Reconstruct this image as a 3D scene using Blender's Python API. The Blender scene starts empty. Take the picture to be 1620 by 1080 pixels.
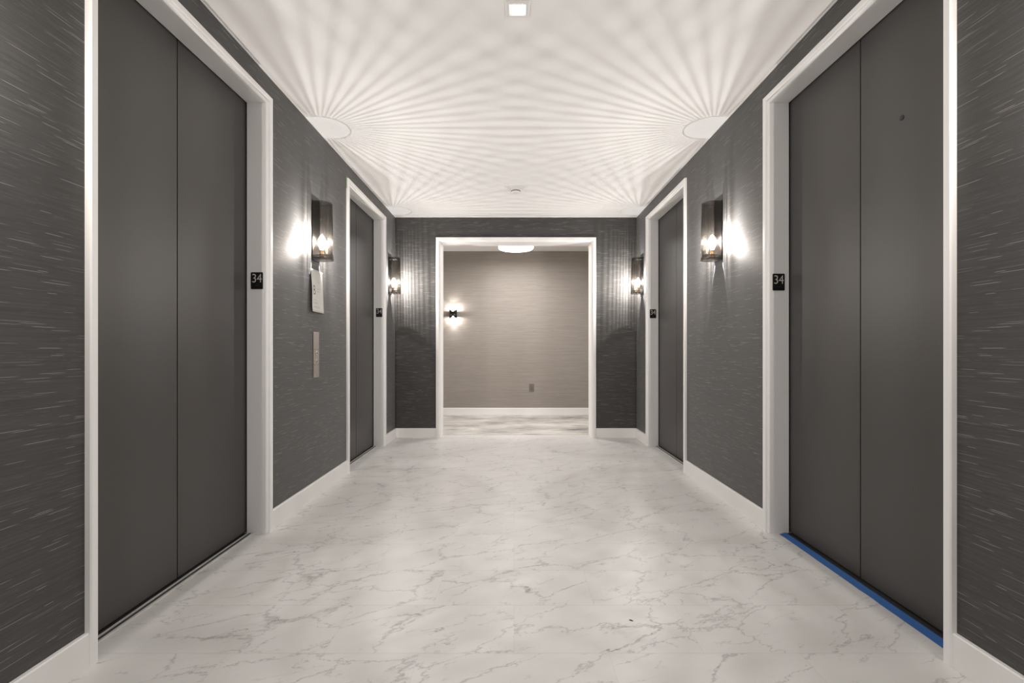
import bpy, bmesh, math, random
from mathutils import Matrix, Vector
random.seed(7)
PI = math.pi
S = bpy.context.scene
C = S.collection

# ------------------------------------------------------------------ camera, world, exposure
FPX = 800.0
CAMH = 0.972
cam_d = bpy.data.cameras.new('camera')
cam = bpy.data.objects.new('camera', cam_d)
C.objects.link(cam)
cam.location = (0, 0, CAMH)
cam.rotation_euler = (PI / 2, 0, 0)
cam_d.sensor_width = 36.0
cam_d.lens = FPX / 1620 * 36.0
cam_d.shift_x = -3.0 / 1620
cam_d.shift_y = 13.0 / 1620
cam_d.clip_start = 0.02
S.camera = cam
W = bpy.data.worlds.new('world'); S.world = W
W.use_nodes = True
W.node_tree.nodes['Background'].inputs[0].default_value = (0.0, 0.0, 0.0, 1)
W.node_tree.nodes['Background'].inputs[1].default_value = 0.0
S.view_settings.view_transform = 'Standard'
S.view_settings.look = 'None'
S.view_settings.gamma = 1
S.view_settings.exposure = 0.10
S.view_settings.use_curve_mapping = False
S.cycles.max_bounces = 14
S.cycles.diffuse_bounces = 8
S.cycles.glossy_bounces = 5
S.cycles.transparent_max_bounces = 24
S.cycles.sample_clamp_indirect = 4.0
S.cycles.caustics_reflective = False
S.cycles.caustics_refractive = False

SCONCE_W = 72.0       # bulb power of each lobby sconce
DOWN_W = 2.5          # recessed downlights
HALL_W = 26.0         # corridor flush light
WARM = (0.985, 1.0, 1.035)
NEUT = (1.0, 0.98, 0.96)

# room dimensions (metres, camera at x=0 y=0)
XL, XR = -1.315, 1.357
YB, YF = 5.594, -2.30
H = 2.44
WT = 0.10
U0, U1 = 1.590, 2.680          # near lift opening
V0, V1 = 4.007, 5.100          # far lift opening
ZT = 2.280
BX0, BX1, BZ = -0.812, 0.858, 2.163   # cased opening in the back wall
BT = 0.21
YH = 7.54                      # corridor far wall
HX0, HX1 = -4.2, 4.2

# ------------------------------------------------------------------ node helpers
class N:
    def __init__(s, name):
        s.m = bpy.data.materials.new(name); s.m.use_nodes = True
        s.t = s.m.node_tree; s.t.nodes.clear()
        s.out = s.t.nodes.new('ShaderNodeOutputMaterial')
    def n(s, typ, **kw):
        nd = s.t.nodes.new('ShaderNode' + typ)
        for k, v in kw.items(): setattr(nd, k, v)
        return nd
    def l(s, a, b): s.t.links.new(a, b)
    def put(s, sock, v):
        if hasattr(v, 'is_output'): s.l(v, sock)
        else: sock.default_value = v
    def math(s, op, a, b=0.0, c=0.0, clamp=False):
        nd = s.n('Math', operation=op); nd.use_clamp = clamp
        s.put(nd.inputs[0], a); s.put(nd.inputs[1], b)
        if op in ('MULTIPLY_ADD', 'SMOOTH_MIN', 'COMPARE', 'WRAP'): s.put(nd.inputs[2], c)
        return nd.outputs[0]
    def maprange(s, v, a, b, c=0.0, d=1.0, smooth=False):
        nd = s.n('MapRange'); nd.interpolation_type = 'SMOOTHSTEP' if smooth else 'LINEAR'
        for i, x in enumerate((v, a, b, c, d)): s.put(nd.inputs[i], x)
        return nd.outputs[0]
    def mix(s, f, a, b):
        nd = s.n('Mix', data_type='RGBA')
        s.put(nd.inputs[0], f); s.put(nd.inputs[6], a); s.put(nd.inputs[7], b)
        return nd.outputs[2]
    def comb(s, x, y, z):
        nd = s.n('CombineXYZ'); s.put(nd.inputs[0], x); s.put(nd.inputs[1], y); s.put(nd.inputs[2], z)
        return nd.outputs[0]
    def pos(s):
        g = s.n('NewGeometry'); sp = s.n('SeparateXYZ'); s.l(g.outputs['Position'], sp.inputs[0])
        return sp.outputs
    def objpos(s):
        g = s.n('TexCoord'); sp = s.n('SeparateXYZ'); s.l(g.outputs['Object'], sp.inputs[0])
        return sp.outputs
    def noise(s, vec, scale, detail=2.0, rough=0.5, dist=0.0):
        nd = s.n('TexNoise'); s.put(nd.inputs['Vector'], vec)
        nd.inputs['Scale'].default_value = scale; nd.inputs['Detail'].default_value = detail
        nd.inputs['Roughness'].default_value = rough; nd.inputs['Distortion'].default_value = dist
        return nd
    def white(s, vec):
        nd = s.n('TexWhiteNoise', noise_dimensions='3D'); s.put(nd.inputs['Vector'], vec)
        return nd
    def bsdf(s, color=(.5, .5, .5, 1), rough=.5, metal=0.0, spec=.5, bump=None, bstr=.2, bdist=.001, **kw):
        b = s.n('BsdfPrincipled')
        s.put(b.inputs['Base Color'], color); s.put(b.inputs['Roughness'], rough)
        s.put(b.inputs['Metallic'], metal); b.inputs['Specular IOR Level'].default_value = spec
        if bump is not None:
            bp = s.n('Bump'); bp.inputs['Strength'].default_value = bstr; bp.inputs['Distance'].default_value = bdist
            s.put(bp.inputs['Height'], bump); s.l(bp.outputs[0], b.inputs['Normal'])
        for k, v in kw.items(): b.inputs[k].default_value = v
        s.l(b.outputs[0], s.out.inputs[0]); return b

def rgb(r, g, b): return (r, g, b, 1.0)

def plain(name, col, rough=.5, metal=0.0, spec=.5, grain=0.0, gscale=200.0):
    k = N(name)
    if grain > 0:
        p = k.n('TexCoord').outputs['Object']
        nz = k.noise(p, gscale, 3)
        k.bsdf(col, rough, metal, spec, bump=nz.outputs[0], bstr=grain, bdist=.0006)
    else:
        k.bsdf(col, rough, metal, spec)
    return k.m

def mat_paper_wall(name, base, lite, dash, dens, axis, rough, rowh=.0042, spec=.5, fib=.25, aniso=0.0, sheen=0.0):
    """woven wallcovering: fine horizontal slubs plus sparse pale threads; axis = world axis running along the wall"""
    k = N(name); P = k.pos()
    u = P[0] if axis == 'x' else P[1]; v = P[2]
    # slubs
    fine = k.noise(k.comb(k.math('MULTIPLY', u, 5.0), k.math('MULTIPLY', v, 360.0), 3.3 if axis == 'x' else 8.1), 1.0, 3, .6)
    wide = k.noise(k.comb(k.math('MULTIPLY', u, 2.0), k.math('MULTIPLY', v, 150.0), 1.7), 1.0, 3, .6)
    f = k.math('ADD', k.math('MULTIPLY', fine.outputs[0], .55), k.math('MULTIPLY', wide.outputs[0], .45))
    col = k.mix(k.maprange(f, .32, .70), base, lite)
    # threads: rows of random dashes
    def threads(rh, cell, density, seed, thick):
        vr = k.math('DIVIDE', v, rh); row = k.math('FLOOR', vr); fr = k.math('FRACT', vr)
        sh = k.white(k.comb(row, seed, 1.0)).outputs[0]
        cu = k.math('ADD', k.math('DIVIDE', u, cell), k.math('MULTIPLY', sh, 17.0))
        ci = k.math('FLOOR', cu); cf = k.math('FRACT', cu)
        w = k.white(k.comb(row, ci, seed + 2.0)); sp = k.n('SeparateColor'); k.l(w.outputs[1], sp.inputs[0])
        on = k.math('LESS_THAN', sp.outputs[0], density)
        ln = k.math('MULTIPLY_ADD', sp.outputs[1], .65, .25)
        x = k.math('DIVIDE', cf, ln)
        env = k.math('MULTIPLY', k.maprange(x, 0, .18), k.maprange(x, 1.0, .75))
        th = k.math('MULTIPLY', k.maprange(fr, .5 - thick, .5 - thick * .4), k.maprange(fr, .5 + thick, .5 + thick * .4))
        br = k.math('MULTIPLY_ADD', sp.outputs[2], .75, .25)
        return k.math('MULTIPLY', k.math('MULTIPLY', on, env), k.math('MULTIPLY', th, br))
    t1 = threads(rowh, .14, dens, 4.0, .13)
    t2 = threads(rowh * .62, .07, dens * .9, 11.0, .20)
    t = k.math('MAXIMUM', t1, k.math('MULTIPLY', t2, .2))
    col = k.mix(t, col, dash)
    h = k.math('ADD', k.math('MULTIPLY', f, .8), k.math('MULTIPLY', t, .5))
    b = k.bsdf(col, rough, 0.0, spec, bump=h, bstr=fib, bdist=.0008)
    b.inputs['Sheen Weight'].default_value = sheen; b.inputs['Sheen Roughness'].default_value = .45
    if aniso:
        tg = k.n('Tangent'); tg.direction_type = 'RADIAL'; tg.axis = 'Z'
        k.l(tg.outputs[0], b.inputs['Tangent']); b.inputs['Anisotropic'].default_value = aniso
        b.inputs['Anisotropic Rotation'].default_value = .25
    return k.m

def mat_floor():
    k = N('marble_tile'); P = k.pos(); x, y = P[0], P[1]
    TW, TH = .61, .305
    yr = k.math('DIVIDE', k.math('SUBTRACT', y, .095), TH)      # seams at y = .095 + n*.305
    row = k.math('FLOOR', yr); fy = k.math('FRACT', yr)
    par = k.math('FRACT', k.math('MULTIPLY', row, .5))         # 0 or .5
    xr = k.math('ADD', k.math('DIVIDE', x, TW), k.math('ADD', par, .5))
    ci = k.math('FLOOR', xr); fx = k.math('FRACT', xr)
    w = k.white(k.comb(row, ci, 5.0)); sp = k.n('SeparateColor'); k.l(w.outputs[1], sp.inputs[0])
    # a random crop of one large marble picture for every tile, half of them turned round
    sg = k.math('MULTIPLY_ADD', k.math('GREATER_THAN', sp.outputs[2], .5), 2.0, -1.0)
    lx = k.math('MULTIPLY', k.math('MULTIPLY', k.math('SUBTRACT', fx, .5), TW), sg)
    ly = k.math('MULTIPLY', k.math('MULTIPLY', k.math('SUBTRACT', fy, .5), TH), sg)
    tx = k.math('ADD', lx, k.math('MULTIPLY', sp.outputs[0], 23.0))
    ty = k.math('ADD', ly, k.math('MULTIPLY', sp.outputs[1], 31.0))
    # shear so the veins run diagonally
    sx = k.math('MULTIPLY_ADD', ty, -.40, tx); sy = k.math('MULTIPLY_ADD', tx, -.28, ty)
    v0 = k.comb(k.math('MULTIPLY', sx, .72), k.math('MULTIPLY', sy, 1.15), sp.outputs[2])
    dn = k.noise(v0, 8.5, 8, .68)
    dv = k.n('VectorMath', operation='MULTIPLY_ADD'); k.l(dn.outputs[1], dv.inputs[0]); dv.inputs[1].default_value = (.16, .16, .16); k.l(v0, dv.inputs[2])
    vo = k.n('TexVoronoi', feature='DISTANCE_TO_EDGE'); k.l(dv.outputs[0], vo.inputs['Vector']); vo.inputs['Scale'].default_value = 3.4
    vo2 = k.n('TexVoronoi', feature='DISTANCE_TO_EDGE'); k.l(dv.outputs[0], vo2.inputs['Vector']); vo2.inputs['Scale'].default_value = 8.5
    msk = k.maprange(k.noise(v0, 4.6, 4, .65).outputs[0], .44, .68)
    msk2 = k.maprange(k.noise(v0, 9.0, 4, .6).outputs[0], .50, .66)
    brk = k.maprange(k.noise(v0, 60.0, 4, .75).outputs[0], .36, .60)
    v1 = k.math('MULTIPLY', k.maprange(vo.outputs[0], .024, .002), msk)
    soft = k.math('MULTIPLY', k.maprange(vo.outputs[0], .13, .0), k.math('MULTIPLY', msk, msk2))
    v2 = k.math('MULTIPLY', k.maprange(vo2.outputs[0], .030, .003), k.math('MULTIPLY', msk2, .9))
    thin = k.math('MULTIPLY', k.maprange(vo.outputs[0], .009, .001), .55)
    a = k.math('MAXIMUM', k.math('MULTIPLY', k.math('MAXIMUM', v1, v2), k.math('MULTIPLY_ADD', brk, .75, .25)), thin)
    cloud = k.maprange(k.noise(v0, 6.0, 5, .6).outputs[0], .3, .75)
    base = k.mix(cloud, rgb(.650, .636, .622), rgb(.60, .588, .576))
    c = k.mix(k.math('MULTIPLY', soft, k.math('MULTIPLY', brk, .7)), base, rgb(.36, .35, .345))
    c = k.mix(k.math('MULTIPLY', a, .95), c, rgb(.18, .168, .168))
    # hairline joints
    e = k.math('MINIMUM', k.math('MULTIPLY', k.math('MINIMUM', fx, k.math('SUBTRACT', 1.0, fx)), TW),
               k.math('MULTIPLY', k.math('MINIMUM', fy, k.math('SUBTRACT', 1.0, fy)), TH))
    ey = k.math('MULTIPLY', k.math('MINIMUM', fy, k.math('SUBTRACT', 1.0, fy)), TH)
    j = k.maprange(e, .0014, .0004); jy = k.maprange(ey, .0014, .0004)
    c = k.mix(k.math('MULTIPLY_ADD', jy, .34, k.math('MULTIPLY', j, .22)), c, rgb(.36, .34, .33))
    k.bsdf(c, k.math('MULTIPLY_ADD', cloud, .08, .38), 0.0, .35, bump=k.math('SUBTRACT', 1.0, j), bstr=.12, bdist=.0004)
    return k.m

def mat_carpet():
    k = N('streaked_carpet'); P = k.pos(); x, y = P[0], P[1]
    a = k.noise(k.comb(k.math('MULTIPLY', x, 3.2), k.math('MULTIPLY', y, 46.0), 2.0), 1.0, 5, .65)
    b = k.noise(k.comb(k.math('MULTIPLY', x, 9.0), k.math('MULTIPLY', y, 150.0), 7.0), 1.0, 4, .6)
    m = k.noise(k.comb(k.math('MULTIPLY', x, 1.6), k.math('MULTIPLY', y, 3.0), 5.0), 1.0, 2)
    f = k.math('ADD', k.math('MULTIPLY', a.outputs[0], .6), k.math('MULTIPLY', b.outputs[0], .4))
    f = k.math('ADD', f, k.math('MULTIPLY', k.math('SUBTRACT', m.outputs[0], .5), .35))
    cr = k.n('ValToRGB'); k.l(f, cr.inputs[0]); e = cr.color_ramp.elements
    e[0].position = .36; e[0].color = rgb(.10, .092, .088)
    e[1].position = .62; e[1].color = rgb(.72, .69, .65)
    q = cr.color_ramp.elements.new(.44); q.color = rgb(.38, .355, .335)
    q = cr.color_ramp.elements.new(.53); q.color = rgb(.54, .51, .48)
    g = k.n('NewGeometry'); pile = k.noise(g.outputs['Position'], 420.0, 3)
    k.bsdf(cr.outputs[0], .95, 0.0, .1, bump=pile.outputs[0], bstr=.7, bdist=.003)
    return k.m

def mat_lift():
    k = N('satin_bronze_lift_door'); P = k.pos()
    c = k.noise(k.comb(k.math('MULTIPLY', P[1], 1.5), k.math('MULTIPLY', P[2], .9), P[0]), 1.3, 2)
    col = k.mix(c.outputs[0], rgb(.066, .060, .057), rgb(.077, .073, .070))
    g = k.noise(k.comb(k.math('MULTIPLY', P[1], 1.0), k.math('MULTIPLY', P[2], 1.0), P[0]), 520.0, 2)
    k.bsdf(col, .44, 0.25, .5, bump=g.outputs[0], bstr=.12, bdist=.0004)
    return k.m

def mat_glass(name, tint, gloss=.05, rough=.05, haze=0.0, hcol=(.8, .72, .62, 1)):
    """thin tinted glass: straight-through tint, a little haze, plus a surface reflection that grows towards grazing"""
    k = N(name)
    t = k.n('BsdfTransparent'); t.inputs[0].default_value = tint
    g = k.n('BsdfGlossy'); g.inputs['Roughness'].default_value = rough; g.inputs[0].default_value = (1, 1, 1, 1)
    base = t.outputs[0]
    if haze:
        tr = k.n('BsdfTranslucent'); tr.inputs[0].default_value = hcol
        m0 = k.n('MixShader'); m0.inputs[0].default_value = haze
        k.l(base, m0.inputs[1]); k.l(tr.outputs[0], m0.inputs[2]); base = m0.outputs[0]
    f = k.n('LayerWeight'); f.inputs[0].default_value = .5
    m = k.n('MixShader')
    k.l(k.math('MULTIPLY_ADD', k.math('POWER', f.outputs['Facing'], 4.0), .45, gloss, clamp=True), m.inputs[0])
    k.l(base, m.inputs[1]); k.l(g.outputs[0], m.inputs[2]); k.l(m.outputs[0], k.out.inputs[0])
    return k.m

def mat_emit(name, col, strength, sample=True):
    k = N(name); e = k.n('Emission'); e.inputs[0].default_value = col; e.inputs[1].default_value = strength
    k.l(e.outputs[0], k.out.inputs[0])
    if not sample: k.m.cycles.emission_sampling = 'NONE'
    return k.m

def mat_bulb():
    """lit lamp glass: mostly clear envelope that glows"""
    k = N('lit_bulb_glass')
    e = k.n('Emission'); e.inputs[0].default_value = (1.0, .86, .66, 1); e.inputs[1].default_value = 30.0
    t = k.n('BsdfTransparent'); a = k.n('AddShader')
    k.l(e.outputs[0], a.inputs[0]); k.l(t.outputs[0], a.inputs[1]); k.l(a.outputs[0], k.out.inputs[0])
    k.m.cycles.emission_sampling = 'NONE'
    return k.m

M = {}
def wallpaper(axis): return mat_paper_wall('charcoal_woven_wallcovering_' + axis, rgb(.048, .0465, .045), rgb(.086, .083, .081), rgb(.50, .485, .465), .15, axis, .50, spec=.14, aniso=.75, fib=.14, sheen=.22)
M['wy'] = wallpaper('y'); M['wx'] = wallpaper('x')
M['taupe_x'] = mat_paper_wall('taupe_woven_wallcovering_x', rgb(.245, .215, .19), rgb(.36, .325, .295), rgb(.42, .385, .35), .16, 'x', .6, rowh=.007, spec=.3, fib=.25)
M['taupe_y'] = mat_paper_wall('taupe_woven_wallcovering_y', rgb(.245, .215, .19), rgb(.36, .325, .295), rgb(.42, .385, .35), .16, 'y', .6, rowh=.007, spec=.3, fib=.25)
M['floor'] = mat_floor(); M['carpet'] = mat_carpet(); M['lift'] = mat_lift()
M['ceil'] = plain('ceiling_paint', rgb(.85, .842, .83), .85, spec=.2, grain=.06, gscale=60)
M['trim'] = plain('white_trim_paint', rgb(.86, .85, .84), .42, spec=.45, grain=.03, gscale=40)
M['plastic'] = plain('white_plastic', rgb(.80, .785, .765), .45)
M['steel'] = plain('brushed_steel', rgb(.62, .58, .55), .34, metal=1.0)
M['alu'] = plain('aluminium_sill', rgb(.66, .645, .63), .45, metal=.35)
M['groove'] = plain('sill_groove_dark', rgb(.02, .019, .018), .6)
M['black'] = plain('black_metal', rgb(.012, .011, .011), .35, metal=.4)
M['plate'] = plain('polished_dark_backplate', rgb(.07, .062, .058), .24, metal=1.0)
M['sign'] = plain('black_sign_face', rgb(.008, .008, .008), .40, spec=.3)
M['digit'] = plain('pale_sign_lettering', rgb(.62, .58, .55), .4)
M['braille'] = plain('dark_grey_raised_dots', rgb(.06, .06, .062), .4)
M['paper'] = plain('white_paper', rgb(.66, .645, .61), .75, spec=.2)
M['ink'] = plain('black_ink', rgb(.03, .03, .035), .6)
M['faint'] = plain('faint_grey_print', rgb(.42, .41, .40), .7)
M['blue'] = plain('blue_masking_tape', rgb(.022, .105, .32), .6, grain=.5, gscale=300)
M['green'] = plain('green_masking_tape', rgb(.30, .40, .20), .6, grain=.3, gscale=300)
M['outlet'] = plain('taupe_outlet_plastic', rgb(.16, .14, .125), .45)
M['leaf'] = plain('dark_brown_scrap', rgb(.05, .025, .012), .8)
M['smoke'] = mat_glass('smoked_glass', (.70, .67, .635, 1), .035, .06, .0012)
M['rib'] = mat_glass('smoked_glass_rib', (.47, .445, .415, 1), .04, .22, .0010)
M['edge'] = mat_glass('dark_edge_glass', (.36, .335, .31, 1), .04, .10)
M['topglass'] = mat_glass('smoked_top_glass', (.46, .44, .42, 1), .03, .06)
M['panglass'] = mat_glass('smoked_base_glass', (.50, .48, .46, 1), .05, .15)
M['clear'] = mat_glass('clear_glass', (.95, .95, .94, 1), .05)
M['bulb'] = mat_bulb()
M['socket'] = plain('brass_lamp_holder', rgb(.42, .26, .11), .35, metal=1.0)
M['down'] = mat_emit('downlight_lens', (1.0, .97, .93, 1), 14.0, False)
M['hall'] = mat_emit('flush_light_lens', (1.0, .93, .83, 1), 6.0, False)

# ------------------------------------------------------------------ mesh helpers
def finish(name, bm, mat, parent=None, smooth=False, weld=False, recalc=True):
    if weld: bmesh.ops.remove_doubles(bm, verts=bm.verts, dist=1e-5)
    if recalc: bmesh.ops.recalc_face_normals(bm, faces=bm.faces)
    me = bpy.data.meshes.new(name); bm.to_mesh(me); bm.free()
    for m in (mat if isinstance(mat, (list, tuple)) else [mat]): me.materials.append(m)
    if smooth:
        for p in me.polygons: p.use_smooth = True
    o = bpy.data.objects.new(name, me); C.objects.link(o)
    if parent: o.parent = parent
    return o

def box(bm, x0, x1, y0, y1, z0, z1, mi=0, bev=0.0):
    b = bmesh.new()
    vs = [b.verts.new((x, y, z)) for x in (x0, x1) for y in (y0, y1) for z in (z0, z1)]
    for f in ((0, 1, 3, 2), (4, 6, 7, 5), (0, 4, 5, 1), (2, 3, 7, 6), (0, 2, 6, 4), (1, 5, 7, 3)):
        b.faces.new([vs[i] for i in f])
    bmesh.ops.recalc_face_normals(b, faces=b.faces)
    if bev: bmesh.ops.bevel(b, geom=b.edges, offset=bev, segments=2, affect='EDGES', profile=.6)
    merge(bm, b, mi)

def merge(bm, b, mi=0, mtx=None):
    b.verts.ensure_lookup_table()
    mp = {}
    for v in b.verts: mp[v] = bm.verts.new(mtx @ v.co if mtx else v.co)
    for f in b.faces:
        try: nf = bm.faces.new([mp[v] for v in f.verts])
        except ValueError: continue
        nf.material_index = mi; nf.smooth = f.smooth
    b.free()

def lathe(bm, prof, seg=24, cx=0, cy=0, z0=0, mi=0, squash=1.0):
    rings = []
    for r, z in prof:
        if r < 1e-6: rings.append([bm.verts.new((cx, cy, z0 + z))])
        else: rings.append([bm.verts.new((cx + r * math.cos(2 * PI * i / seg), cy + r * squash * math.sin(2 * PI * i / seg), z0 + z)) for i in range(seg)])
    for a, b in zip(rings, rings[1:]):
        for i in range(seg):
            j = (i + 1) % seg
            if len(a) == 1 and len(b) == 1: continue
            if len(a) == 1: f = bm.faces.new((a[0], b[i], b[j]))
            elif len(b) == 1: f = bm.faces.new((a[i], b[0], a[j]))
            else: f = bm.faces.new((a[i], b[i], b[j], a[j]))
            f.smooth = True; f.material_index = mi
    for ring, flip in ((rings[0], True), (rings[-1], False)):
        if len(ring) > 1:
            f = bm.faces.new(ring[::-1] if flip else ring); f.material_index = mi

def cyl(bm, p0, p1, r, seg=16, mi=0, r1=None):
    p0, p1 = Vector(p0), Vector(p1); d = p1 - p0
    b = bmesh.new(); lathe(b, [(r, 0), (r if r1 is None else r1, d.length)], seg)
    q = Vector((0, 0, 1)).rotation_difference(d.normalized()).to_matrix().to_4x4()
    merge(bm, b, mi, Matrix.Translation(p0) @ q)

def prism(bm, pts, fn, mi=0):
    """pts 2-D outline, fn(p, k) -> co for k in 0,1"""
    a = [bm.verts.new(fn(p, 0)) for p in pts]; b = [bm.verts.new(fn(p, 1)) for p in pts]
    n = len(pts)
    for i in range(n):
        bm.faces.new((a[i], a[(i + 1) % n], b[(i + 1) % n], b[i])).material_index = mi
    bm.faces.new(a[::-1]).material_index = mi; bm.faces.new(b).material_index = mi

def empty(name, loc=(0, 0, 0), rz=0.0, parent=None):
    o = bpy.data.objects.new(name, None); C.objects.link(o); o.empty_display_size = .05
    o.location = loc; o.rotation_euler = (0, 0, rz)
    if parent: o.parent = parent
    return o

def tag(o, label, cat, group=None):
    o['label'] = label; o['category'] = cat
    if group: o['group'] = group
    return o

def struct(o, label=None):
    o['kind'] = 'structure'
    if label: o['label'] = label
    return o

def text_mesh(name, s, size, mat, parent, ext=.0006, font_scale_x=1.0, bold=0.0, sp=1.0):
    cu = bpy.data.curves.new(name, 'FONT'); cu.body = s; cu.size = size; cu.extrude = ext
    cu.align_x = 'CENTER'; cu.align_y = 'CENTER'; cu.offset = bold; cu.space_character = sp; cu.resolution_u = 8
    t = bpy.data.objects.new(name, cu); C.objects.link(t)
    bpy.context.view_layer.update()
    me = bpy.data.meshes.new_from_object(t.evaluated_get(bpy.context.evaluated_depsgraph_get()))
    C.objects.unlink(t); bpy.data.objects.remove(t); bpy.data.curves.remove(cu)
    for v in me.vertices: v.co.x *= font_scale_x
    me.materials.clear(); me.materials.append(mat)
    o = bpy.data.objects.new(name, me); C.objects.link(o); o.parent = parent
    return o

# wall frames: (u along wall, d towards room, z) -> world
def mapL(u, d, z): return (XL + d, u, z)
def mapR(u, d, z): return (XR - d, u, z)
def mapB(u, d, z): return (u, YB - d, z)

def mbox(bm, mp, u0, u1, d0, d1, z0, z1, mi=0, bev=0.0):
    a = mp(u0, d0, z0); b = mp(u1, d1, z1)
    box(bm, min(a[0], b[0]), max(a[0], b[0]), min(a[1], b[1]), max(a[1], b[1]), min(a[2], b[2]), max(a[2], b[2]), mi, bev)

# ------------------------------------------------------------------ shell
bm = bmesh.new(); box(bm, XL - .25, XR + .25, YF - .1, 5.78, -.06, 0)
struct(finish('floor', bm, M['floor']), 'polished white marble-look tile floor with grey veins')
bm = bmesh.new(); box(bm, HX0, HX1, 5.78, YH + .1, -.06, 0.002)
struct(finish('floor_corridor', bm, M['carpet']), 'grey and white streaked carpet beyond the opening')
bm = bmesh.new(); box(bm, XL - .25, XR + .25, YF - .1, YB + .06, H, H + .08)
struct(finish('ceiling', bm, M['ceil']), 'white painted lobby ceiling')
bm = bmesh.new(); box(bm, HX0, HX1, YB + .06, YH + .1, H, H + .08)
struct(finish('ceiling_corridor', bm, M['ceil']), 'white corridor ceiling beyond the opening')

A = .02      # rough opening margin hidden under the casing
def side_wall(name, mp, holes):
    bm = bmesh.new(); u = YF
    for a, b in holes:
        mbox(bm, mp, u, a - A, -WT, 0, 0, H)
        mbox(bm, mp, a - A, b + A, -WT, 0, ZT + A, H)
        u = b + A
    mbox(bm, mp, u, YB, -WT, 0, 0, H)
    return struct(finish(name, bm, M['wy'], weld=False))
holes = [(-.83, .26), (U0, U1), (V0, V1)]
holes = holes[1:]
side_wall('wall_left', mapL, holes)
side_wall('wall_right', mapR, holes)
bm = bmesh.new()
box(bm, HX0, BX0 - A, YB, YB + BT, 0, H); box(bm, BX1 + A, HX1, YB, YB + BT, 0, H); box(bm, BX0 - A, BX1 + A, YB, YB + BT, BZ + A, H)
w = finish('wall_back', bm, [M['wx'], M['taupe_x']])
for p in w.data.polygons:
    if p.normal.y > .5: p.material_index = 1
struct(w)
bm = bmesh.new(); box(bm, XL - .1, XR + .1, YF - .1, YF, 0, H); struct(finish('wall_front', bm, M['wx']))
bm = bmesh.new(); box(bm, HX0, HX1, YH, YH + .1, 0, H); struct(finish('wall_corridor', bm, M['taupe_x']), 'taupe woven wall across the corridor')
bm = bmesh.new(); box(bm, HX0 - .1, HX0, YB, YH + .1, 0, H); struct(finish('wall_corridor_left', bm, M['taupe_y']))
bm = bmesh.new(); box(bm, HX1, HX1 + .1, YB, YH + .1, 0, H); struct(finish('wall_corridor_right', bm, M['taupe_y']))

# ------------------------------------------------------------------ casings
def casing_profile(depth):
    return [(0, -depth), (0, .000), (.0035, .006), (.010, .0085), (.0115, .0165), (.0155, .020), (.037, .020), (.041, .016),
            (.041, 0), (A, 0), (A, -depth)]
def casing_mesh(mp, u0, u1, zt, prof, z0=0.0):
    bm = bmesh.new(); rows = []
    for a, d in prof:
        rows.append([bm.verts.new(mp(u0 - a, d, z0)), bm.verts.new(mp(u0 - a, d, zt + a)),
                     bm.verts.new(mp(u1 + a, d, zt + a)), bm.verts.new(mp(u1 + a, d, z0))])
    n = len(rows)
    for i in range(n):
        a, b = rows[i], rows[(i + 1) % n]
        for k in range(3): bm.faces.new((a[k], a[k + 1], b[k + 1], b[k]))
    for k in (0, 3): bm.faces.new([r[k] for r in rows])
    return bm

DP = .100    # depth of the jambs back to the lift doors
def lift(n, mp, u0, u1, side):
    root = empty('door_%d' % n, mp((u0 + u1) / 2, -DP, 0)); struct(root, side)
    def own(o):
        o.location = -Vector(root.location); o.parent = root; return o
    own(finish('door_frame', casing_mesh(mp, u0, u1, ZT, casing_profile(DP)), M['trim']))
    mid = (u0 + u1) / 2
    pans = []
    for a, b in ((u0 - .06, mid - .0028), (mid + .0028, u1 + .06)):
        bm = bmesh.new(); mbox(bm, mp, a, b, -DP - .036, -DP - .006, .0085, ZT + .05, bev=.0015)
        pans.append(own(finish('door_panel', bm, M['lift'])))
    # near-black sheet that paints in the unlit void behind the door seams
    bm = bmesh.new(); mbox(bm, mp, u0 - .08, u1 + .08, -DP - .075, -DP - .055, 0, ZT + .08)
    own(finish('dark_shaft_sheet', bm, M['groove']))
    bm = bmesh.new()
    # metal sill: raised nosing, dark running groove, raised bar
    mbox(bm, mp, u0, u1, -.062, -.070, 0, .0045); mbox(bm, mp, u0, u1, -.070, -.086, 0, .0012, 1)
    if n != 2: mbox(bm, mp, u0, u1, -.086, -.094, 0, .0045)
    else: mbox(bm, mp, u0, u1, -.086, -.094, 0, .0012, 1)
    mbox(bm, mp, u0, u1, -.094, -.140, 0, .0012, 1)
    own(finish('door_sill', bm, [M['alu'], M['groove']]))
    return root, pans
lift(1, mapL, U0, U1, 'near left lift with dark two-panel doors and white frame')
r2, p2 = lift(2, mapR, U0, U1, 'near right lift with dark two-panel doors, blue tape at its sill')
lift(3, mapL, V0, V1, 'far left lift with dark doors, before the back corner')
lift(4, mapR, V0, V1, 'far right lift with dark doors, before the back corner')
# release key hole in the near right door
bm = bmesh.new()
kp = Vector(mapR(1.906, -DP - .006, 1.846))
cyl(bm, kp + Vector((.002, 0, 0)), kp + Vector((-.0012, 0, 0)), .0105, 20, 0)
cyl(bm, kp + Vector((0, 0, 0)), kp + Vector((-.0018, 0, 0)), .0078, 20, 1)
o = finish('key_hole', bm, [M['black'], M['groove']]); o.parent = r2; o.location = -Vector(r2.location)
o['label'] = 'small dark round release key hole'

prof = [(0, -BT - .012), (0, .000), (.004, .007), (.013, .009), (.0145, .017), (.018, .020), (.045, .020), (.049, .016),
        (.049, 0), (A, 0), (A, -BT), (.049, -BT), (.049, -BT - .012)]
struct(finish('trim_1', casing_mesh(mapB, BX0, BX1, BZ, prof), M['trim']), 'white casing around the wide opening to the corridor')

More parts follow.
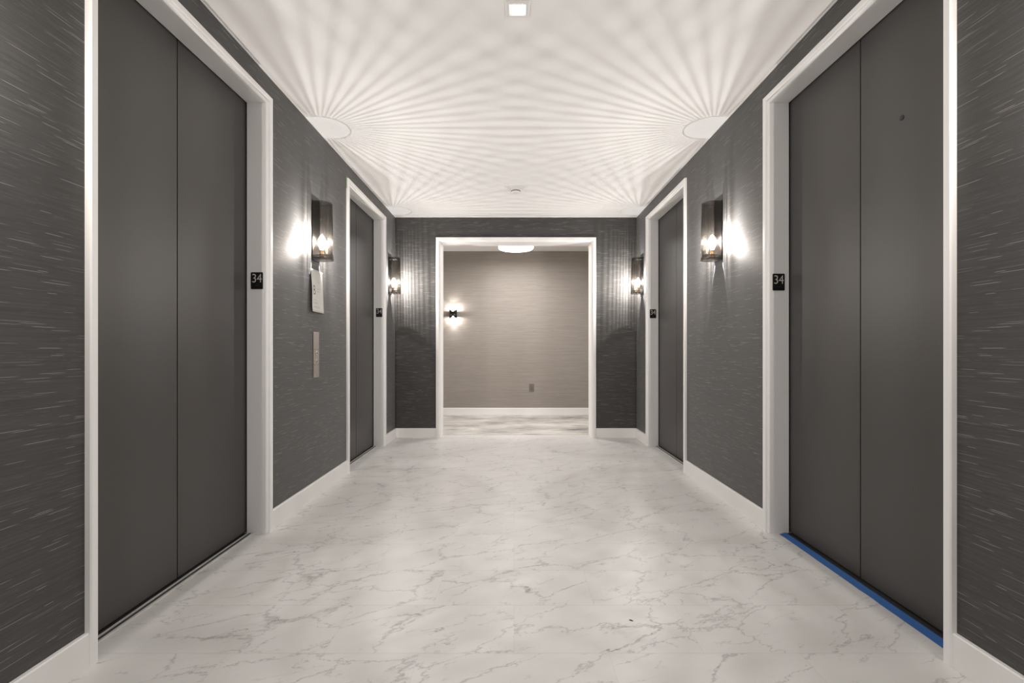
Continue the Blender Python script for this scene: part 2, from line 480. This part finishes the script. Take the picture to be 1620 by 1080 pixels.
# ------------------------------------------------------------------ baseboards
BH = .105
def board(bm, mp, u0, u1):
    pts = [(0, 0), (.014, 0), (.014, BH - .004), (.011, BH), (0, BH)]
    prism(bm, pts, lambda p, k: mp(u1 if k else u0, p[0], p[1]))
E = .0405
for nm, mp in (('baseboard_left', mapL), ('baseboard_right', mapR)):
    bm = bmesh.new()
    for a, b in ((YF, U0 - E), (U1 + E, V0 - E), (V1 + E, YB)): board(bm, mp, a, b)
    struct(finish(nm, bm, M['trim']))
bm = bmesh.new(); board(bm, mapB, XL + .0145, BX0 - .0485); board(bm, mapB, BX1 + .0485, XR - .0145)
struct(finish('baseboard_back', bm, M['trim']))
bm = bmesh.new(); board(bm, lambda u, d, z: (u, YH - d, z), HX0, HX1)
struct(finish('baseboard_corridor', bm, M['trim']))
# paint bead where the ceiling meets the walls
bm = bmesh.new()
mbox(bm, mapL, YF, YB, 0, .004, H - .005, H); mbox(bm, mapR, YF, YB, 0, .004, H - .005, H); box(bm, XL + .004, XR - .004, YB - .004, YB, H - .005, H)
struct(finish('trim_2', bm, M['ceil']), 'thin white caulk line along the ceiling edge')

# ------------------------------------------------------------------ lobby sconce
def make_sconce():
    root = empty('wall_sconce')
    HH, hw, yc, BY = .380, .060, .056, .043
    # back plate and lower bracket
    bm = bmesh.new()
    box(bm, -.060, .060, 0.0005, .006, -.004, HH + .004, bev=.001)
    finish('back_plate', bm, M['plate'], root)
    bm = bmesh.new()
    pts = [(-.045, .006), (.045, .006), (.020, .075), (-.020, .075)]
    prism(bm, pts, lambda p, k: (p[0], p[1], .012 + .004 * k))
    finish('bracket', bm, M['black'], root)
    # fluted smoked glass shade, D shaped in plan, a little deeper at the bottom
    path = []
    st = 6
    for i in range(st): path.append((-hw, .0062 + (yc - .0062) * i / st))
    ns = 26
    for i in range(ns + 1):
        a = PI - PI * i / ns
        path.append((hw * math.cos(a), yc + hw * math.sin(a)))
    for i in range(st): path.append((hw, yc - (yc - .0062) * (i + 1) / st))
    n = len(path)
    nor = []
    for i in range(n):
        a = Vector(path[max(i - 1, 0)]); b = Vector(path[min(i + 1, n - 1)]); d = (b - a).normalized(); nor.append(Vector((-d.y, d.x)))
    zs = [0.0, HH * .25, HH * .5, HH * .75, HH]
    def pt(i, off, z):
        k = 1.0 - .075 * z / HH
        p = Vector(path[i]) + nor[i] * off
        return (p.x, p.y * k + .004 * 0, z)
    bm = bmesh.new()
    rows = [[bm.verts.new(pt(i, 0.0, z)) for z in zs] for i in range(n)]
    inn = [[bm.verts.new(pt(i, -.0030, z)) for z in zs] for i in range(n)]
    for i in range(n - 1):
        for k in range(len(zs) - 1):
            f = bm.faces.new((rows[i][k], rows[i + 1][k], rows[i + 1][k + 1], rows[i][k + 1])); f.smooth = True
            if i < st or i >= n - 1 - st: f.material_index = 2
        bm.faces.new((rows[i][-1], rows[i + 1][-1], inn[i + 1][-1], inn[i][-1])).material_index = 1
        bm.faces.new((rows[i][0], inn[i][0], inn[i + 1][0], rows[i + 1][0])).material_index = 1
    # flutes
    for i in range(n):
        T = Vector((-nor[i].y, nor[i].x)); half = .0023
        q = []
        for z in (0.0, HH):
            base = Vector(pt(i, 0.0, z)); o3 = Vector((nor[i].x, nor[i].y, 0)); t3 = Vector((T.x, T.y, 0))
            q.append([bm.verts.new(base - t3 * half + o3 * .0002), bm.verts.new(base - t3 * half * .7 + o3 * .0022),
                      bm.verts.new(base + t3 * half * .7 + o3 * .0022), bm.verts.new(base + t3 * half + o3 * .0002)])
        for a in range(3):
            f = bm.faces.new((q[0][a], q[0][a + 1], q[1][a + 1], q[1][a])); f.material_index = 1
        f = bm.faces.new(q[0]); f.material_index = 1; f = bm.faces.new(q[1][::-1]); f.material_index = 1
    for v in [v for r in inn for v in r[1:-1]]: bm.verts.remove(v)
    finish('glass_shade', bm, [M['smoke'], M['rib'], M['edge']], root, recalc=False)
    # thin dark rim wires top and bottom
    for z in (.0012, HH - .0012):
        bm = bmesh.new()
        for i in range(n - 1):
            a, b = Vector(pt(i, -.0035, z)), Vector(pt(i + 1, -.0035, z))
            cyl(bm, a, b, .0013, 6)
        finish('rim', bm, M['black'], root)
    # lamp holder and bulb
    bm = bmesh.new(); lathe(bm, [(.0, .0), (.047, .001), (.050, .005), (.048, .006), (.0, .003)], 32, 0, .058, .030)
    finish('drip_pan', bm, M['panglass'], root)
    bm = bmesh.new(); bm.faces.new([bm.verts.new(pt(i, -.0031, HH - .004)) for i in range(n)])
    finish('top_glass', bm, M['topglass'], root)
    bm = bmesh.new(); lathe(bm, [(.0, 0), (.020, 0), (.021, .006), (.014, .010), (.014, .048), (.016, .052), (.0, .052)], 20, 0, BY, .016)
    finish('lamp_holder', bm, M['socket'], root, smooth=False)
    bm = bmesh.new(); lathe(bm, [(.0, 0), (.012, .0), (.014, .010), (.0225, .030), (.0255, .050), (.0235, .068), (.013, .088), (.005, .098), (0, .101)], 24, 0, BY, .0695)
    finish('bulb', bm, M['bulb'], root)
    ld = bpy.data.lights.new('bulb_light', 'POINT'); ld.energy = SCONCE_W; ld.color = WARM; ld.shadow_soft_size = .0030
    # upright filament: little light leaves along the lamp's own axis, most of it sideways
    ld.use_nodes = True; nt = ld.node_tree; em = nt.nodes['Emission']
    tc = nt.nodes.new('ShaderNodeTexCoord'); sp = nt.nodes.new('ShaderNodeSeparateXYZ'); nt.links.new(tc.outputs['Normal'], sp.inputs[0])
    m1 = nt.nodes.new('ShaderNodeMath'); m1.operation = 'MULTIPLY'; nt.links.new(sp.outputs[2], m1.inputs[0]); nt.links.new(sp.outputs[2], m1.inputs[1])
    m2 = nt.nodes.new('ShaderNodeMath'); m2.operation = 'MULTIPLY_ADD'; nt.links.new(m1.outputs[0], m2.inputs[0]); m2.inputs[1].default_value = -.97; m2.inputs[2].default_value = 1.25
    nt.links.new(m2.outputs[0], em.inputs['Strength'])
    lo = bpy.data.objects.new('bulb_light', ld); C.objects.link(lo); lo.parent = root; lo.location = (0, BY, .130)
    return root

def copy_tree(o, parent=None):
    c = o.copy(); C.objects.link(c); c.parent = parent
    for ch in list(o.children): copy_tree(ch, c)
    return c

SZ = 1.563
spots = [(mapL, 3.350, -PI / 2, 'near left wall light of fluted smoked glass, above the pinned paper notice'),
         (mapR, 3.350, PI / 2, 'near right wall light of fluted smoked glass, between the two right-hand lifts'),
         (mapL, 5.350, -PI / 2, 'small far left wall light in the corner beside the back wall'),
         (mapR, 5.350, PI / 2, 'small far right wall light in the corner beside the back wall'),
         (mapL, .930, -PI / 2, 'left wall light outside the frame, before the near left lift'),
         (mapR, .930, PI / 2, 'right wall light outside the frame, before the near right lift'),
         (mapL, -1.490, -PI / 2, 'added left fill light well behind the camera, a copy of the wall light'),  # unseen pair, added to lift the near walls and jambs
         (mapR, -1.490, PI / 2, 'added right fill light well behind the camera, a copy of the wall light')]
proto = make_sconce()
for i, (mp, u, rz, lab) in enumerate(spots):
    o = proto if i == 0 else copy_tree(proto)
    o.location = mp(u, 0, SZ); o.rotation_euler = (0, 0, rz)
    tag(o, lab, 'wall light', 'smoked glass wall lights along the lift lobby')

# ------------------------------------------------------------------ floor number signs on the jambs (face the camera)
def make_sign():
    root = empty('floor_number_sign')
    bm = bmesh.new(); w, h = .0315, .0445
    pts = []
    for cx, cz, a0 in ((w - .004, h - .004, 0), (-w + .004, h - .004, 90), (-w + .004, -h + .004, 180), (w - .004, -h + .004, 270)):
        for k in range(4):
            a = math.radians(a0 + 30 * k); pts.append((cx + .004 * math.cos(a), cz + .004 * math.sin(a)))
    prism(bm, pts, lambda p, k: (p[0], -.0030 * k, p[1]))
    finish('plate', bm, M['sign'], root)
    d = text_mesh('digits', '34', .066, M['digit'], root, .0005, .86, -.0004, .96)
    d.rotation_euler = (PI / 2, 0, 0); d.location = (0, -.0034, .0105)
    bm = bmesh.new()
    for x, z in ((-.006, 0), (-.006, .003), (-.003, .003), (.002, 0), (.005, .003), (.005, 0), (.008, .003)):
        lathe(bm, [(.0009, 0), (.0006, .0006), (0, .0008)], 8, x, z - .0)
    for v in bm.verts: v.co = Vector((v.co.x, -.003 - v.co.z, v.co.y - .026))
    finish('braille', bm, M['braille'], root)
    return root
signs = [((-1.3610, U1, 1.3375), 'black floor number 34 plate on the near left lift frame'),
         ((1.4020, U1, 1.3300), 'black floor number 34 plate on the near right lift frame'),
         ((-1.3585, V1, 1.3460), 'tiny black floor number 34 plate on the far left lift frame'),
         ((1.4020, V1, 1.3350), 'tiny black floor number 34 plate on the far right lift frame')]
proto = make_sign()
for i, (loc, lab) in enumerate(signs):
    o = proto if i == 0 else copy_tree(proto)
    o.location = loc; tag(o, lab, 'sign', 'floor number signs on the lift frames')

# ------------------------------------------------------------------ paper notice
root = tag(empty('paper_notice', mapL(3.370, .001, 1.220), -PI / 2), 'white paper notice with a black B, curling below the near left wall light', 'notice')
PW, PH = .216, .279
# local: x towards the camera side is -? (rz -90: local x -> -Y, local y -> +X) ; near edge = +x
def paper_y(u, z):
    t = z / PH; e = (u / PW)           # u from 0 (near edge) to PW
    return .0012 + .010 * (1 - e) ** 2 * (.35 + .65 * math.sin(PI * t) ** 2) + .012 * (1 - t) ** 3 * (1 - .5 * e) + .004 * max(0, t - .9) * 5 * (1 - e)
def paper_pt(u, z, off=0.0): return (PW / 2 - u, paper_y(u, z) + off, z)
bm = bmesh.new(); nu, nz = 14, 18
g = [[bm.verts.new(paper_pt(PW * i / nu, PH * j / nz)) for j in range(nz + 1)] for i in range(nu + 1)]
for i in range(nu):
    for j in range(nz): bm.faces.new((g[i][j], g[i + 1][j], g[i + 1][j + 1], g[i][j + 1])).smooth = True
o = finish('sheet', bm, M['paper'], root)
md = o.modifiers.new('thickness', 'SOLIDIFY'); md.thickness = .0004; md.offset = 0
def ink_on_paper(name, me_obj):
    for v in me_obj.data.vertices:
        u, z, e = v.co.x, v.co.y, v.co.z
        v.co = Vector(paper_pt(u, z, .0006 + max(0, e)))
o = text_mesh('letter', 'B', .088, M['ink'], root, .0001, .9, 0.0)
for v in o.data.vertices: v.co.x += .045; v.co.y += .140
ink_on_paper('letter', o)
def stroke(u0, u1, z, t, mi):
    k = max(1, int((u1 - u0) / .015))
    for i in range(k):
        a = u0 + (u1 - u0) * i / k; b = u0 + (u1 - u0) * (i + 1) / k
        vs = [bm.verts.new(paper_pt(*p, .0007)) for p in ((a, z), (b, z), (b, z + t), (a, z + t))]
        bm.faces.new(vs).material_index = mi
def printed(rows_, t):
    global bm
    for z, a, b in rows_:
        bm = bmesh.new(); stroke(a, b, z, t, 0)
        o = finish('printed_line', bm, M['faint'], root)
printed(((.078, .025, .085), (.062, .025, .110), (.055, .025, .098), (.035, .025, .150), (.028, .025, .138)), .0026)
printed(((.155, .10, .17), (.137, .09, .15), (.20, .11, .15)), .003)

# ------------------------------------------------------------------ lift call panel
root = tag(empty('call_panel', mapL(3.356, 0, .788), -PI / 2), 'brushed steel lift call plate with two buttons under the paper notice', 'call panel')
bm = bmesh.new(); box(bm, -.047, .047, .0002, .0045, 0, .302, bev=.0012)
finish('face_plate', bm, M['steel'], root)
def ring_profile(): return [(.0125, 0), (.0125, .0035), (.0105, .0042), (.0095, .0020), (0, .0020)]
for z, up in ((.163, 1), (.107, -1)):
    bm = bmesh.new(); lathe(bm, [(.0, 0), (.0170, 0), (.0170, .002), (.0145, .0026), (.0135, .0005), (.0125, .0005), (.0115, .0034), (0, .0038)], 28)
    for v in bm.verts: v.co = Vector((v.co.x, v.co.z + .0044, v.co.y))
    b = finish('call_button', bm, M['steel'], root, smooth=False); b.location = (0, 0, z)
    bm = bmesh.new()
    prism(bm, [(-.006, -.004 * up), (.006, -.004 * up), (0, .006 * up)], lambda p, k: (p[0], .0080 + .0007 * k, p[1]))
    a = finish('arrow', bm, M['ink'], b)
    a['label'] = 'dark arrow'
for x, z in ((-.030, .185), (.030, .185), (-.030, .085), (.030, .085), (0, .015), (0, .287)):
    bm = bmesh.new(); lathe(bm, [(0, 0), (.0032, 0), (.0028, .0012), (0, .0015)], 10)
    for v in bm.verts: v.co = Vector((v.co.x, v.co.z + .0044, v.co.y))
    s = finish('screw', bm, M['black'] if abs(x) > 0 else M['steel'], root); s.location = (x, 0, z)

# ------------------------------------------------------------------ downlights (one in view, an added unseen one behind the camera as fill)
def make_down():
    root = empty('downlight')
    bm = bmesh.new()
    # square trim with a stepped well
    prof = [(.0515, 0), (.0515, -.0035), (.049, -.005), (.036, -.005), (.029, .0)]
    rows = [[bm.verts.new((sx * r, sy * r, z)) for sx, sy in ((-1, -1), (1, -1), (1, 1), (-1, 1))] for r, z in prof]
    for a, b in zip(rows, rows[1:]):
        for i in range(4): bm.faces.new((a[i], a[(i + 1) % 4], b[(i + 1) % 4], b[i]))
    finish('trim_ring', bm, M['plastic'], root)
    bm = bmesh.new(); box(bm, -.026, .026, -.026, .026, -.0022, -.0006)
    finish('lens', bm, M['down'], root)
    ld = bpy.data.lights.new('lamp', 'AREA'); ld.shape = 'SQUARE'; ld.size = .045; ld.energy = DOWN_W; ld.color = NEUT; ld.spread = math.radians(150)
    lo = bpy.data.objects.new('lamp', ld); C.objects.link(lo); lo.parent = root; lo.location = (0, 0, -.0060)
    return root
proto = make_down()
for i, (x, y, lab) in enumerate(((.016, 2.180, 'square white recessed ceiling downlight at the top centre of the view'),
                                 (.016, -.25, 'added fill light behind the camera, a copy of the square downlight'),)):
    o = proto if i == 0 else copy_tree(proto)
    o.location = (x, y, H); tag(o, lab, 'ceiling light', 'square recessed downlights in the lobby ceiling')

# ------------------------------------------------------------------ smoke detector
root = tag(empty('smoke_detector', (.017, 4.600, H)), 'small white smoke detector on the ceiling before the back wall', 'smoke detector')
bm = bmesh.new(); box(bm, -.047, .047, -.060, .060, -.012, -.0002, bev=.003)
finish('base', bm, M['plastic'], root)
bm = bmesh.new(); lathe(bm, [(.042, -.011), (.043, -.022), (.037, -.025), (.037, -.029), (.040, -.031), (.038, -.040), (.020, -.045), (0, -.046)], 32)
finish('dome', bm, M['plastic'], root, smooth=False)
bm = bmesh.new(); lathe(bm, [(.0425, -.0300), (.0425, -.0250)], 32); finish('vent_ring', bm, M['groove'], root)

# ------------------------------------------------------------------ corridor flush light
FZ = 2.290
root = tag(empty('flush_ceiling_light', (.027, 6.65, H)), 'glowing round ceiling light seen at the top of the corridor opening', 'ceiling light')
bm = bmesh.new(); lathe(bm, [(0, 0), (.13, 0), (.13, -.085), (0, -.085)], 40, z0=-.0005); finish('ceiling_canopy', bm, M['plastic'], root)
bm = bmesh.new(); lathe(bm, [(0, -.086), (.215, -.086), (.228, -.094), (.232, -.115), (.228, -.138), (.215, -.148), (0, -.150)], 48); finish('diffuser', bm, M['hall'], root)
ld = bpy.data.lights.new('lamp', 'AREA'); ld.shape = 'DISK'; ld.size = .44; ld.energy = HALL_W; ld.color = NEUT
lo = bpy.data.objects.new('lamp', ld); C.objects.link(lo); lo.parent = root; lo.location = (0, 0, -.153)
ld = bpy.data.lights.new('side_glow', 'POINT'); ld.energy = HALL_W * .25; ld.color = NEUT; ld.shadow_soft_size = .03
# two unseen copies of the same light, added to brighten the corridor
for x in (-2.6, 2.65):
    o = copy_tree(root); o.location = (x, 6.65, H)
    tag(o, 'added corridor fill light out of view to the ' + ('left' if x < 0 else 'right'), 'ceiling light')

# ------------------------------------------------------------------ corridor sconce
root = tag(empty('corridor_sconce', (-.895, YH, 1.499)), 'small black and glass up-and-down wall light on the taupe corridor wall', 'wall light')
bm = bmesh.new(); cyl(bm, (0, -.0005, 0), (0, -.012, 0), .045, 28); finish('wall_plate', bm, M['black'], root)
bm = bmesh.new(); cyl(bm, (0, -.010, 0), (0, -.030, 0), .012, 12)
# spool-shaped black body: waist between two flared cups
b = bmesh.new(); lathe(b, [(.0, -.030), (.048, -.034), (.056, -.060), (.0585, -.062), (.0575, -.030), (.054, -.012), (.052, .0), (.054, .012), (.0575, .030), (.0585, .062), (.056, .060), (.048, .034), (0, .030)], 32)
for v in b.verts: v.co.z *= 1 - .42 * max(0.0, 1 - abs(v.co.x) / .055)
merge(bm, b, 0, Matrix.Translation((0, -.080, 0)))
finish('body', bm, M['black'], root)
for s in (1, -1):
    bm = bmesh.new(); lathe(bm, [(.050, .036 * s), (.050, .135 * s), (.047, .135 * s), (.047, .036 * s)][:: 1], 32, 0, -.080)
    # open tube: drop the end caps
    bm.faces.ensure_lookup_table()
    for f in [f for f in bm.faces if len(f.verts) > 4]: bm.faces.remove(f)
    finish('glass_tube', bm, M['clear'], root)
    bm = bmesh.new(); lathe(bm, [(0, .032 * s), (.012, .036 * s), (.016, .060 * s), (.014, .085 * s), (0, .098 * s)], 16, 0, -.080)
    finish('bulb', bm, M['bulb'], root)
    ld = bpy.data.lights.new('bulb_light', 'POINT'); ld.energy = 4.5; ld.color = NEUT; ld.shadow_soft_size = .012
    lo = bpy.data.objects.new('bulb_light', ld); C.objects.link(lo); lo.parent = root; lo.location = (0, -.080, .066 * s)

# ------------------------------------------------------------------ outlet
root = tag(empty('power_outlet', (.264, YH, .406)), 'taupe power outlet low on the corridor wall', 'outlet')
bm = bmesh.new(); box(bm, -.036, .036, -.006, -.0002, -.057, .057, bev=.002); finish('cover_plate', bm, M['outlet'], root)
for z in (.021, -.021):
    bm = bmesh.new(); box(bm, -.017, .017, -.0085, -.005, z - .014, z + .014, bev=.003)
    box(bm, -.007, -.005, -.0088, -.008, z - .004, z + .006, 1); box(bm, .005, .007, -.0088, -.008, z - .004, z + .005, 1)
    finish('socket', bm, [M['outlet'], M['groove']], root)

# ------------------------------------------------------------------ tapes and scrap
bm = bmesh.new(); n = 26; rows = []
for i in range(n + 1):
    t = i / n; y = 1.600 + (2.665 - 1.600) * t
    j = random.uniform(-.0007, .0007)
    x0, x1 = 1.3975 + .004 * t + j, 1.4300 + .003 * t + j
    if i == n: x0 -= .003
    zz = .0006 + (.0012 if i in (9, 10) else 0)
    rows.append([bm.verts.new((x0, y, zz)), bm.verts.new((x1, y, .0085 + random.uniform(0, .001)))])
    rows[-1].insert(1, bm.verts.new((x0 * .45 + x1 * .55, y, .0052 + random.uniform(-.0003, .0005))))
for a, b in zip(rows, rows[1:]):
    for k in range(2): bm.faces.new((a[k], b[k], b[k + 1], a[k + 1]))
o = finish('masking_tape', bm, M['blue']); md = o.modifiers.new('thickness', 'SOLIDIFY'); md.thickness = .0005; md.offset = 1
tag(o, 'blue masking tape strip along the sill of the near right lift', 'tape')
bm = bmesh.new()
us = [(3.967, 2.238), (3.9655, 2.262), (3.9640, 2.290), (3.9645, 2.318), (3.968, 2.338)]
L_ = [[bm.verts.new(mapL(u - .008 + .003 * math.sin(9 * z), .0015 + .004 * (i == 4), z)), bm.verts.new(mapL(u + .0005, .0200 * 0 + .006, z))] for i, (u, z) in enumerate(us)]
for a, b in zip(L_, L_[1:]): bm.faces.new((a[0], a[1], b[1], b[0]))
o = finish('masking_tape', bm, M['green']); md = o.modifiers.new('thickness', 'SOLIDIFY'); md.thickness = .0006
tag(o, 'scrap of pale green masking tape at the top corner of the far left lift frame', 'tape')
bm = bmesh.new()
pts = [(-.008, -.001), (-.004, .003), (.002, .0035), (.008, .001), (.004, -.003), (-.003, -.0035)]
prism(bm, pts, lambda p, k: (p[0] * .9 - p[1] * .4, p[1] + p[0] * -.5, .0003 + .0022 * k * (1 - abs(p[0]) * 60)))
o = finish('debris', bm, M['leaf']); o.location = (.421, 1.815, 0)
tag(o, 'tiny dark brown scrap lying on the marble tile floor', 'debris')
